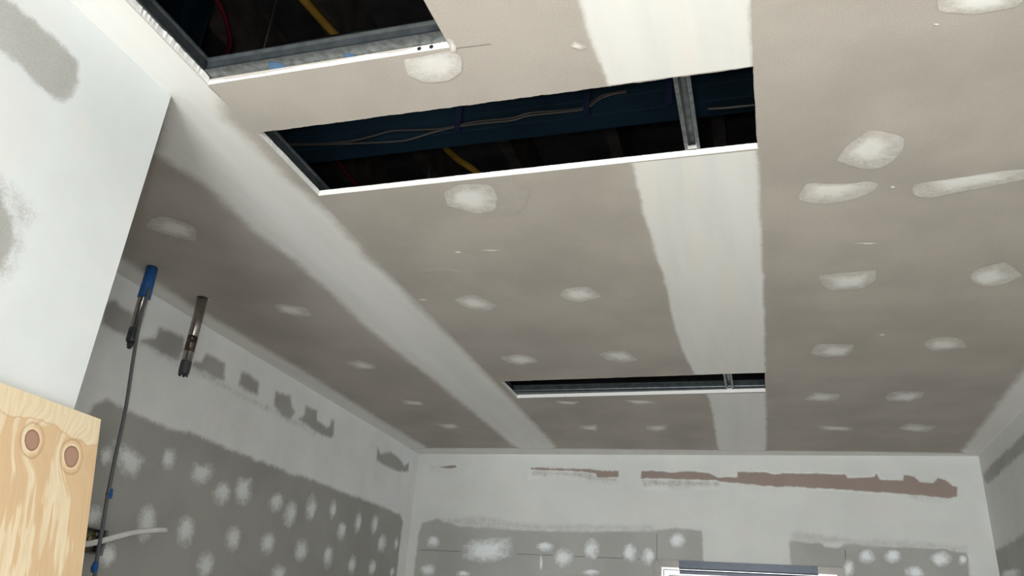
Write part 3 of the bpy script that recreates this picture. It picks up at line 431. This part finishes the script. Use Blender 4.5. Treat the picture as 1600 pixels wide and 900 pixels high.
for poly, kind in D['ceil_patches']: patch('filler_patch', ceiling, 'ceil', poly, kind, M_FILL_C)
def thin_line(p, q, w=0.0007):
    (x0, y0), (x1, y1) = p, q; d = Vector((x1 - x0, y1 - y0)).normalized(); n = Vector((-d.y, d.x)) * w; z = ZC - 0.0014
    link('pencil_crack_line', mesh('pencil_crack_line', [(x0 + n.x, y0 + n.y, z), (x1 + n.x, y1 + n.y, z), (x1 - n.x, y1 - n.y, z), (x0 - n.x, y0 - n.y, z)], [(0, 1, 2, 3)]), ceiling, [M_THIN_LINE])
thin_line((-0.545, 1.147), (-0.47, 1.150))
thin_line((-1.1425, 1.145), (-1.140, 1.185), 0.0006)  # crack at the cut-out corner, drawn as a thin dark line

# walls' compound
layer('joint_compound', wall_left, 'left', (0.6, 4.73, 1.35, 2.7), 0.012, M_LCOMP, [D['left_white']], D['left_grey'], feather=0.035, gf=0.035, jag=0.009, halves=[[(1.9, 2.492), (1.9, 2.522), (2.6, 2.522), (3.45, 2.515), (3.45, 2.488), (2.6, 2.490)]])
for poly, kind in D['left_patches']: patch('filler_patch', wall_left, 'left', poly, kind, M_FILL_W)
full = [(XL - 1, -1), (XR + 1, -1), (XR + 1, 3.5), (XL - 1, 3.5)]
def back_layer(b): layer('joint_compound', wall_back, 'back', b, 0.012, M_WCOMP, [full], D['back_grey'], feather=0.02, gf=0.025, jag=0.008, halves=D['back_half'])
back_layer((XL, WX0, 1.35, 2.7)); back_layer((WX0, WX1, WZ1, 2.7)); back_layer((WX1, XR, 1.35, 2.7))
for poly in D['back_pink']:
    pp = np.array(poly); layer('bare_paper_strip', wall_back, 'back', (pp[:, 0].min() - .02, pp[:, 0].max() + .02, pp[:, 1].min() - .02, pp[:, 1].max() + .02), 0.006, M_PINK, [poly], feather=0.014, jag=0.005, base=0.0011)
for poly in D['back_smear']:
    pp = np.array(poly); layer('paper_smear', wall_back, 'back', (pp[:, 0].min() - .03, pp[:, 0].max() + .03, pp[:, 1].min() - .03, pp[:, 1].max() + .03), 0.006, M_PINK, [poly], feather=0.03, jag=0.012, base=0.00095, amp=0.40)
for poly, kind in D['back_patches']: patch('filler_patch', wall_back, 'back', poly, kind, M_FILL_W)
fullv = [(-3, -1), (6, -1), (6, 3.5), (-3, 3.5)]
layer('joint_compound', wall_right, 'right', (YF, 4.73, 0.0, 2.7), 0.02, M_WCOMP, [fullv], D['right_grey'], feather=0.02, gf=0.03, jag=0.016)  # unseen near part coated white, added to bounce light onto the left wall
for poly, kind in D['right_patches']: patch('filler_patch', wall_right, 'right', poly, kind, M_FILL_W)
layer('joint_compound', wing, 'wing', (-0.6, YW, 1.0, 2.7), 0.008, M_GCOMP, [fullv], D['wing_grey'], feather=0.02, gf=0.022, jag=0.010, halves=D['wing_half'])

# window: polished frame with blue protective film on its head
win = empty('window_1', ((WX0 + WX1) / 2, YBK, WZ0)); win['kind'] = 'structure'; win['label'] = 'aluminium framed window with blue film on its head'
FO = 0.032
def frame_u(x0, x1, z0, z1, y0, y1, w, mat, name):
    G().box((x0, y0, z1 - w), (x1, y1, z1)).build(name, mat, win)
    G().box((x0, y0, z0), (x0 + w, y1, z1 - w)).build(name, mat, win)
    G().box((x1 - w, y0, z0), (x1, y1, z1 - w)).build(name, mat, win)
    G().box((x0 + w, y0, z0), (x1 - w, y1, z0 + w)).build(name, mat, win)
X0, X1, Z0, Z1 = -0.605, 0.392, 0.87, 2.099
frame_u(X0, X1, Z0, Z1, YBK - 0.012, YBK - 0.0025, 0.036, M_ALUF, 'window_frame')
frame_u(X0 + .036, X1 - .036, Z0 + .036, Z1 - .036, YBK + 0.004, YBK + 0.085, 0.010, M_ALU, 'window_reveal')
frame_u(X0 + .05, X1 - .05, Z0 + .05, Z1 - .05, YBK + 0.03, YBK + 0.07, 0.022, M_ALU, 'window_sash')
frame_u(X0 + .076, X1 - .076, Z0 + .076, Z1 - .076, YBK + 0.04, YBK + 0.062, 0.010, M_BLACK, 'glazing_gasket')
G().box((X0 + .085, YBK + .048, Z0 + .085), (X1 - .085, YBK + .052, Z1 - .085)).build('glass_pane', M_GLASS, win)
film = [(-0.470, -0.428), (-0.4275, -0.318), (-0.3175, 0.045), (0.0455, 0.175), (0.1755, 0.262)]
for a, b in film:
    f_ = G().extrude([(YBK - .0135, Z1 + .0015), (YBK - .0135, Z1 - .037), (YBK + .025, Z1 - .050), (YBK + .025, Z1 - .066), (YBK + .0285, Z1 - .066), (YBK + .0285, Z1 - .0485), (YBK - .0125, Z1 - .0355), (YBK - .0125, Z1 + .0015)], 'X', a, b).build('protective_film', M_FILM, win)

# ------------------------------------------------------------------ plywood sheet leaning on the wing wall
LEAN = math.atan2(0.059, 0.288); PLEN = 1.947 / math.cos(LEAN) - 0.003
t = NT('pine_plywood_face')
tc = t.n('ShaderNodeTexCoord').outputs['Object']
sep = t.n('ShaderNodeSeparateXYZ'); t.link(tc, sep.inputs[0]); ux, uz = sep.outputs[0], sep.outputs[2]
def knot(cx, cz, rx, rz):
    dx = t.math('DIVIDE', t.math('SUBTRACT', ux, cx), rx); dz = t.math('DIVIDE', t.math('SUBTRACT', uz, cz), rz)
    w = t.math('MULTIPLY', t.math('SUBTRACT', t.noise(28.0, 2, space='Object'), .5), 0.5)
    return t.math('ADD', t.math('SQRT', t.math('ADD', t.math('MULTIPLY', dx, dx), t.math('MULTIPLY', dz, dz))), w)
k1 = knot(-0.1500, -0.0812, 0.0150, 0.0185)
k2 = knot(-0.0594, -0.0892, 0.0155, 0.0205)
kd = t.math('MINIMUM', k1, k2)
warp = t.math('MULTIPLY', t.ramp(kd, 0.8, 4.0, 1.0, 0.0), 0.03)
cx = t.n('ShaderNodeCombineXYZ'); t.link(t.math('ADD', ux, warp), cx.inputs[0]); t.link(uz, cx.inputs[2])
grain = t.noise(1.0, 5, 0.65, vec=cx.outputs[0], stretch=(120, 1, 9))
fig = t.noise(1.0, 3, 0.6, vec=cx.outputs[0], stretch=(24, 1, 4.5))
spike = t.noise(1.0, 2, 0.5, vec=cx.outputs[0], stretch=(110, 1, 2.0))
pale = (0.78, 0.655, 0.46); tan = (0.67, 0.475, 0.29)
top = t.ramp(t.math('ADD', uz, t.math('MULTIPLY', t.math('SUBTRACT', t.noise(14.0, 2, space='Object'), .5), 0.06)), -0.052, -0.044)
tm = t.ramp(t.math('ADD', fig, t.math('MULTIPLY', t.math('SUBTRACT', spike, .5), .35)), 0.46, 0.52)
tm = t.math('MULTIPLY', tm, t.math('SUBTRACT', 1.0, top))
c = t.mix(tm, pale, tan)
c = t.mix(t.ramp(grain, 0.38, 0.72, 0, 0.5), c, (0.58, 0.39, 0.22))
topedge = t.math('MULTIPLY', top, t.math('SUBTRACT', 1.0, top))
c = t.mix(t.math('MULTIPLY', topedge, 1.6), c, (0.50, 0.29, 0.16))
halo = t.math('MULTIPLY', t.ramp(kd, 1.02, 1.12), t.ramp(kd, 1.35, 1.2))
c = t.mix(t.math('MULTIPLY', halo, 0.45), c, (0.86, 0.74, 0.52))
ring = t.math('MULTIPLY', t.ramp(kd, 1.45, 1.62), t.ramp(kd, 1.85, 1.66))
c = t.mix(t.math('MULTIPLY', ring, 0.55), c, (0.45, 0.27, 0.15))
kc = t.mix(t.ramp(t.math('SINE', t.math('MULTIPLY', kd, 26.0)), -1, 1), (0.38, 0.225, 0.16), (0.42, 0.26, 0.185))
kc = t.mix(t.ramp(kd, 0.75, 1.0), kc, (0.28, 0.15, 0.10))
c = t.mix(t.ramp(kd, 1.08, 1.0), c, kc)
t.bump(grain, 0.1, 0.001)
M_PLY = t.fin(c, 0.65, spec=0.3)
M_PLYE = plain('plywood_edge', (0.66, 0.50, 0.31), 0.8, var=0.2, scale=50)
W = 1.2
pv = [(-W, 0, 0), (0, 0, 0), (0, 0, -PLEN), (-W, 0, -PLEN), (-W, .018, 0), (0, .018, 0), (0, .018, -PLEN), (-W, .018, -PLEN)]
pm = mesh('plywood_sheet', pv, [(0, 3, 2, 1), (4, 5, 6, 7), (0, 1, 5, 4), (1, 2, 6, 5), (2, 3, 7, 6), (3, 0, 4, 7)], False, [0, 0, 1, 1, 1, 1])
ply = link('plywood_sheet', pm, None, [M_PLY, M_PLYE])
dn = Vector((0.059, 0, -0.288)).normalized()
ax = Vector((0, 1, 0)); az = -dn; ay = az.cross(ax).normalized()
if ay.x > 0: ay = -ay
ply.matrix_world = Matrix(((ax.x, ay.x, az.x, -1.235), (ax.y, ay.y, az.y, 1.209), (ax.z, ay.z, az.z, 1.947), (0, 0, 0, 1)))
tag(ply, 'pale pine plywood sheet with two brown knots leaning on the white wall end', 'plywood')

# ------------------------------------------------------------------ services hanging by the left wall
def pipe(loc, length, r, tip, label):
    t_ = tag(empty('pipe_stub', loc), label, 'pipe', 'steel pipe stubs hanging from the ceiling')
    x, y, z = loc; z = ZC + 0.05; b = z - 0.05 - length
    G().tube([(x, y, z), (x, y, b + .05)], r, 24).build('tube', M_PIPE, t_)
    G().lathe((x, y, b), [(r * .8, .0), (r * .98, .004), (r * 1.03, .01), (r * 1.03, .045), (r * 1.0, .05)], 24).build('end_cap', M_DSTEEL, t_)
    if tip:
        G().lathe((x, y, b - .022), [(r * .2, 0), (r * .45, .003), (r * .45, .010), (r * .62, .011), (r * .62, .019), (r * .5, .022)], 12).build('threaded_tip', M_DSTEEL, t_)
    else:
        for k in range(6):
            a = k * math.pi / 3; G().box((x + r * .75 * math.cos(a) - .003, y + r * .75 * math.sin(a) - .003, b - .006), (x + r * .75 * math.cos(a) + .003, y + r * .75 * math.sin(a) + .003, b + .001)).build('crimp_tooth', M_DSTEEL, t_)
        G().tube([(x, y, b + .145), (x, y, b + .085)], r * 1.012, 24).build('tarnished_section', M_RUST, t_)
        for k, zz in enumerate((.132, .112)):
            G().lathe((x + r * .62, y - r * .78, b + zz), [(.0035, 0), (.0035, .004)], 10, Vector((.62, -.78, 0))).build('rivet', M_ALU, t_)
    G().lathe((x, y, ZC - .004), [(r * 1.02, 0), (r * 1.12, .001), (r * 1.12, .004)], 24).build('ceiling_ring', M_DSTEEL, t_)
    return t_
p1 = pipe((-1.97, 1.957, ZC), 0.278, 0.017, True, 'steel pipe stub wrapped in blue tape at the ceiling, with a threaded tip')
G().tube([(-1.97, 1.957, ZC - .004), (-1.968, 1.956, ZC - .06), (-1.966, 1.954, ZC - .118)], [0.019, 0.02, 0.021], 20).build('blue_tape_wrap', M_BLUE, p1)
p2 = pipe((-1.96, 2.221, ZC), 0.30, 0.0185, False, 'bare tarnished steel pipe stub hanging from the ceiling, without tape')
cd = tag(empty('hanging_cable', D['cable_drop'][0]), 'thin grey cable hanging from the blue taped pipe past the plywood edge', 'cable')
path = [(-1.962, 1.952, 2.62)] + [tuple(p) for p in D['cable_drop']] + [(-1.95, 2.09, 1.45), (-1.97, 2.1, 1.2)]
G().tube(smooth_path(path, 5), 0.0058, 10).build('cable_sheath', M_GREYC, cd)
for p in D['tape_marks']:
    p = Vector(p); G().tube([p + Vector((.0, .008, .016)), p + Vector((0, .007, 0)), p + Vector((0, .010, -.014))], [.007, .0105, .009], 8, smooth=False).build('blue_tape_tag', M_BLUE, cd)
bx = tag(empty('wall_box', (XL, 2.2, 1.82)), 'open metal wall box beside the plywood edge', 'electrical box')
y0, y1, z0, z1 = 2.125, 2.212, 1.778, 1.852
G().box((XL + .001, y0, z0), (XL + .005, y1, z1)).build('back_plate', M_BRASS, bx)
for a, b in [((y0, z1 - .003), (y1, z1)), ((y0, z0), (y1, z0 + .003)), ((y0, z0), (y0 + .003, z1)), ((y1 - .003, z0), (y1, z1))]:
    G().box((XL + .005, a[0], a[1]), (XL + .038, b[0], b[1])).build('side_plate', M_DSTEEL, bx)
G().box((XL + .030, y1, z0 - .004), (XL + .034, y1 + .016, z1 + .002)).build('mounting_flange', M_STEEL, bx)
G().lathe((XL + .005, 2.165, 1.82), [(.016, 0), (.016, .012), (.008, .014), (.008, .02)], 14, Vector((1, 0, 0))).build('terminal', M_BRASS, bx)
G().lathe((XL + .005, 2.195, 1.838), [(.007, 0), (.007, .016)], 10, Vector((1, 0, 0))).build('terminal', M_ALU, bx)
sp = [(XL + .03, D['strip'][0][1], D['strip'][0][2])] + [tuple(p) for p in D['strip'][1:]]
sc = tag(G().tube(smooth_path(sp, 5), 0.0095, 8, flat=0.5).build('white_cable', M_WHITE), 'short flat white cable sticking out from the wall box', 'cable')

# ------------------------------------------------------------------ inside the ceiling space
def hat(cx, z0, w, h, fl, t_=.0012):                  # furring channel, flanges down on the board
    a = w / 2
    return [(cx - a - fl, z0), (cx - a, z0), (cx - a + .004, z0 + h - t_), (cx + a - .004, z0 + h - t_), (cx + a, z0), (cx + a + fl, z0), (cx + a + fl, z0 + t_), (cx + a + t_, z0 + t_), (cx + a - .003, z0 + h), (cx - a + .003, z0 + h), (cx - a - t_, z0 + t_), (cx - a - fl, z0 + t_)]
ZB = ZC + TH + .0005
def c_section(y, z0, d, h, t_=.0015, lip=.010):       # web at y facing the camera, flanges running back
    return [(y, z0), (y + d, z0), (y + d, z0 + lip), (y + d - t_, z0 + lip), (y + d - t_, z0 + t_), (y + t_, z0 + t_), (y + t_, z0 + h - t_), (y + d - t_, z0 + h - t_), (y + d - t_, z0 + h - lip), (y + d, z0 + h - lip), (y + d, z0 + h), (y, z0 + h)]
# side channel along the left ends of the openings
prof = [(-1.176, ZB), (-1.134, ZB), (-1.134, ZB + .003), (-1.1385, ZB + .006), (-1.1385, ZB + .030), (-1.134, ZB + .034), (-1.134, ZB + .038), (-1.145, ZB + .038), (-1.145, ZB + .002), (-1.176, ZB + .002)]
tag(G().extrude(prof, 'Y', -0.3, 4.6).build('steel_channel', M_DSTEEL), 'dark steel channel running above the angled end of the long cut-out', 'steel channel')
fc = tag(empty('furring_channel', (-0.112, 2.5, ZB)), 'light steel furring strip crossing the long middle cut-out', 'steel channel')
G().extrude(hat(-0.112, ZB, .018, .022, .009), 'Y', -0.3, 4.6).build('channel', M_STEEL, fc)
for y_ in (1.60, 3.50): G().box((-0.1225, y_, ZB - .002), (-0.1015, y_ + .014, ZB - .0004)).build('fixing_clip', M_ALU, fc)
tr = tag(empty('edge_track', (-0.85, 1.13, ZB)), 'galvanised steel track along the broken edge of the cut-out with yellow strap', 'steel channel')
fy = 1.112
G().box((-1.133, fy, ZB), (-0.50, 1.185, ZB + .0012)).build('flange', M_STEEL, tr)
G().extrude([(fy, ZB + .0012), (fy + .004, ZB + .010), (fy + .002, ZB + .024), (fy - .004, ZB + .028), (fy - .004, ZB + .031), (fy + .004, ZB + .031), (fy + .006, ZB + .0012)], 'X', -1.133, -0.50).build('web', M_DSTEEL, tr)
for x0, x1, ya, yb in ((-0.985, -0.94, 1.122, 1.146), (-0.80, -0.77, 1.130, 1.146)):
    me = mesh('blue_paint_mark', [(x0, yb, ZB - .0004), (x0 + .008, ya, ZB - .0004), (x0 + .02, ya - .003, ZB - .0004), (x1 - .01, ya + .004, ZB - .0004), (x1, yb - .004, ZB - .0004), (x1 + .006, yb, ZB - .0004)], [(0, 1, 2, 3, 4, 5)])
    bmark = link('blue_paint_mark', mesh('blue_paint_mark', local(tr, [v.co for v in me.vertices]), [(0, 1, 2, 3, 4, 5)]), tr, [plain('faded_blue_paint', (0.07, 0.15, 0.27), 0.7)])
for x_ in (-0.625, -0.598):
    G().lathe((x_, 1.1418, ZC + .008), [(.0045, 0), (.0045, .0015), (.002, .0015), (.002, .0005)], 12, Vector((0, -1, 0))).build('screw_head', M_BLACK, tr)
et = tag(G().extrude([(3.505, ZB), (3.58, ZB), (3.58, ZB + .002), (3.509, ZB + .002), (3.506, ZB + .012), (3.508, ZB + .03), (3.503, ZB + .034), (3.503, ZB + .036), (3.511, ZB + .036), (3.511, ZB + .03), (3.509, ZB + .012)][::1], 'X', -1.13, 0.06).build('edge_track', M_DSTEEL), 'steel track along the rear edge of the narrow far cut-out', 'steel channel')
# painted purlin with cables tied to it
pu = tag(empty('steel_purlin', (-0.5, 1.745, 2.95)), 'dark teal steel beam crossing above the long middle cut-out', 'beam')
G().extrude(c_section(1.745, 2.95, .065, .15, .002, .018), 'X', XL, XR).build('web', M_TEAL, pu)
G().box((XL, 1.742, 3.006), (XR, 1.745, 3.0085)).build('rib', M_TEAL, pu)
G().box((XL, 1.742, 2.952), (XR, 1.745, 2.9545)).build('rib', M_TEAL, pu)
for x_ in D['tie']: G().box((x_ - .008, 1.725, 2.945), (x_ + .008, 1.745, 3.10)).build('strap', M_NAVY, pu)
for k, (key, m, lab) in enumerate((('cable1', M_PALEC, 'upper of two slack grey cables lying along the teal beam'), ('cable2', M_PALEC, 'lower of two slack grey cables lying along the teal beam'), ('cable3', M_PALEC, 'short grey cable on the teal beam beyond the furring strip'))):
    tag(G().tube(smooth_path(D[key], 4), 0.0036, 8).build('electrical_cable', m), lab, 'cable')
yp = D['yellow']; x_a = -1.0028; 
ys = [(yp[0][0] - .12, 0.3, 3.2), (yp[0][0] - .06, 0.9, 3.2)] + [tuple(p) for p in yp] + [(yp[-1][0] + .12, 2.9, 3.2), (yp[-1][0] + .2, 3.6, 3.2)]
tag(G().tube(smooth_path(ys, 5), 0.013, 10, flat=1.0).build('yellow_conduit', M_YELLOW), 'yellow conduit running through the dark ceiling space', 'conduit')
R0 = D['red']
rp = [(R0[0][0] + .01, 0.6, 3.22), (R0[0][0] + .01, 1.1, 3.21)] + [tuple(p) for p in D['red'][:6]] + [((R0[5][0] + R0[6][0]) / 2 - .02, 1.85, 3.2)] + [tuple(p) for p in D['red'][6:]] + [(R0[-1][0] - .01, 2.7, 3.2)]
tag(G().tube(smooth_path(rp, 5), 0.0062, 8).build('red_cable', M_RED), 'thin red cable curving through the dark ceiling space', 'cable')
tag(G().tube(smooth_path(D['bent'], 5), 0.005, 8).build('black_cable', M_BLACK), 'black cable bowed across the cut-out behind the yellow conduit', 'cable')
tag(G().tube([(-1.2, 1.35, ZB + .002), (-1.2, 1.35, ZTOP)], 0.0028, 8).build('hanger_rod', M_DSTEEL), 'thin steel hanger rod between the red cable and yellow conduit', 'rod')
tag(G().tube([(-1.137, 2.3, ZB + .002), (-1.137, 2.3, ZTOP)], 0.003, 8).build('hanger_rod', M_DSTEEL), 'thin steel hanger rod behind the teal beam', 'rod')
co = tag(G().extrude([(-1.64, 1.35), (-1.516, 1.35), (-1.516, 1.358), (-1.574, 1.358), (-1.574, 1.44), (-1.516, 1.44), (-1.516, 1.448), (-1.64, 1.448), (-1.64, 1.44), (-1.582, 1.44), (-1.582, 1.358), (-1.64, 1.358)], 'Z', ZB + .002, ZTOP).build('steel_post', M_TEAL), 'dark blue steel post in the ceiling space beside the red cable', 'post')
jl = ['dark timber joist above the steel post', 'dark timber joist above the red cable', 'dark timber joist above the yellow conduit', 'dark timber joist above the middle of the long cut-out', 'dark timber joist above the furring strip', 'dark timber joist nearest the wall with the brown strip']
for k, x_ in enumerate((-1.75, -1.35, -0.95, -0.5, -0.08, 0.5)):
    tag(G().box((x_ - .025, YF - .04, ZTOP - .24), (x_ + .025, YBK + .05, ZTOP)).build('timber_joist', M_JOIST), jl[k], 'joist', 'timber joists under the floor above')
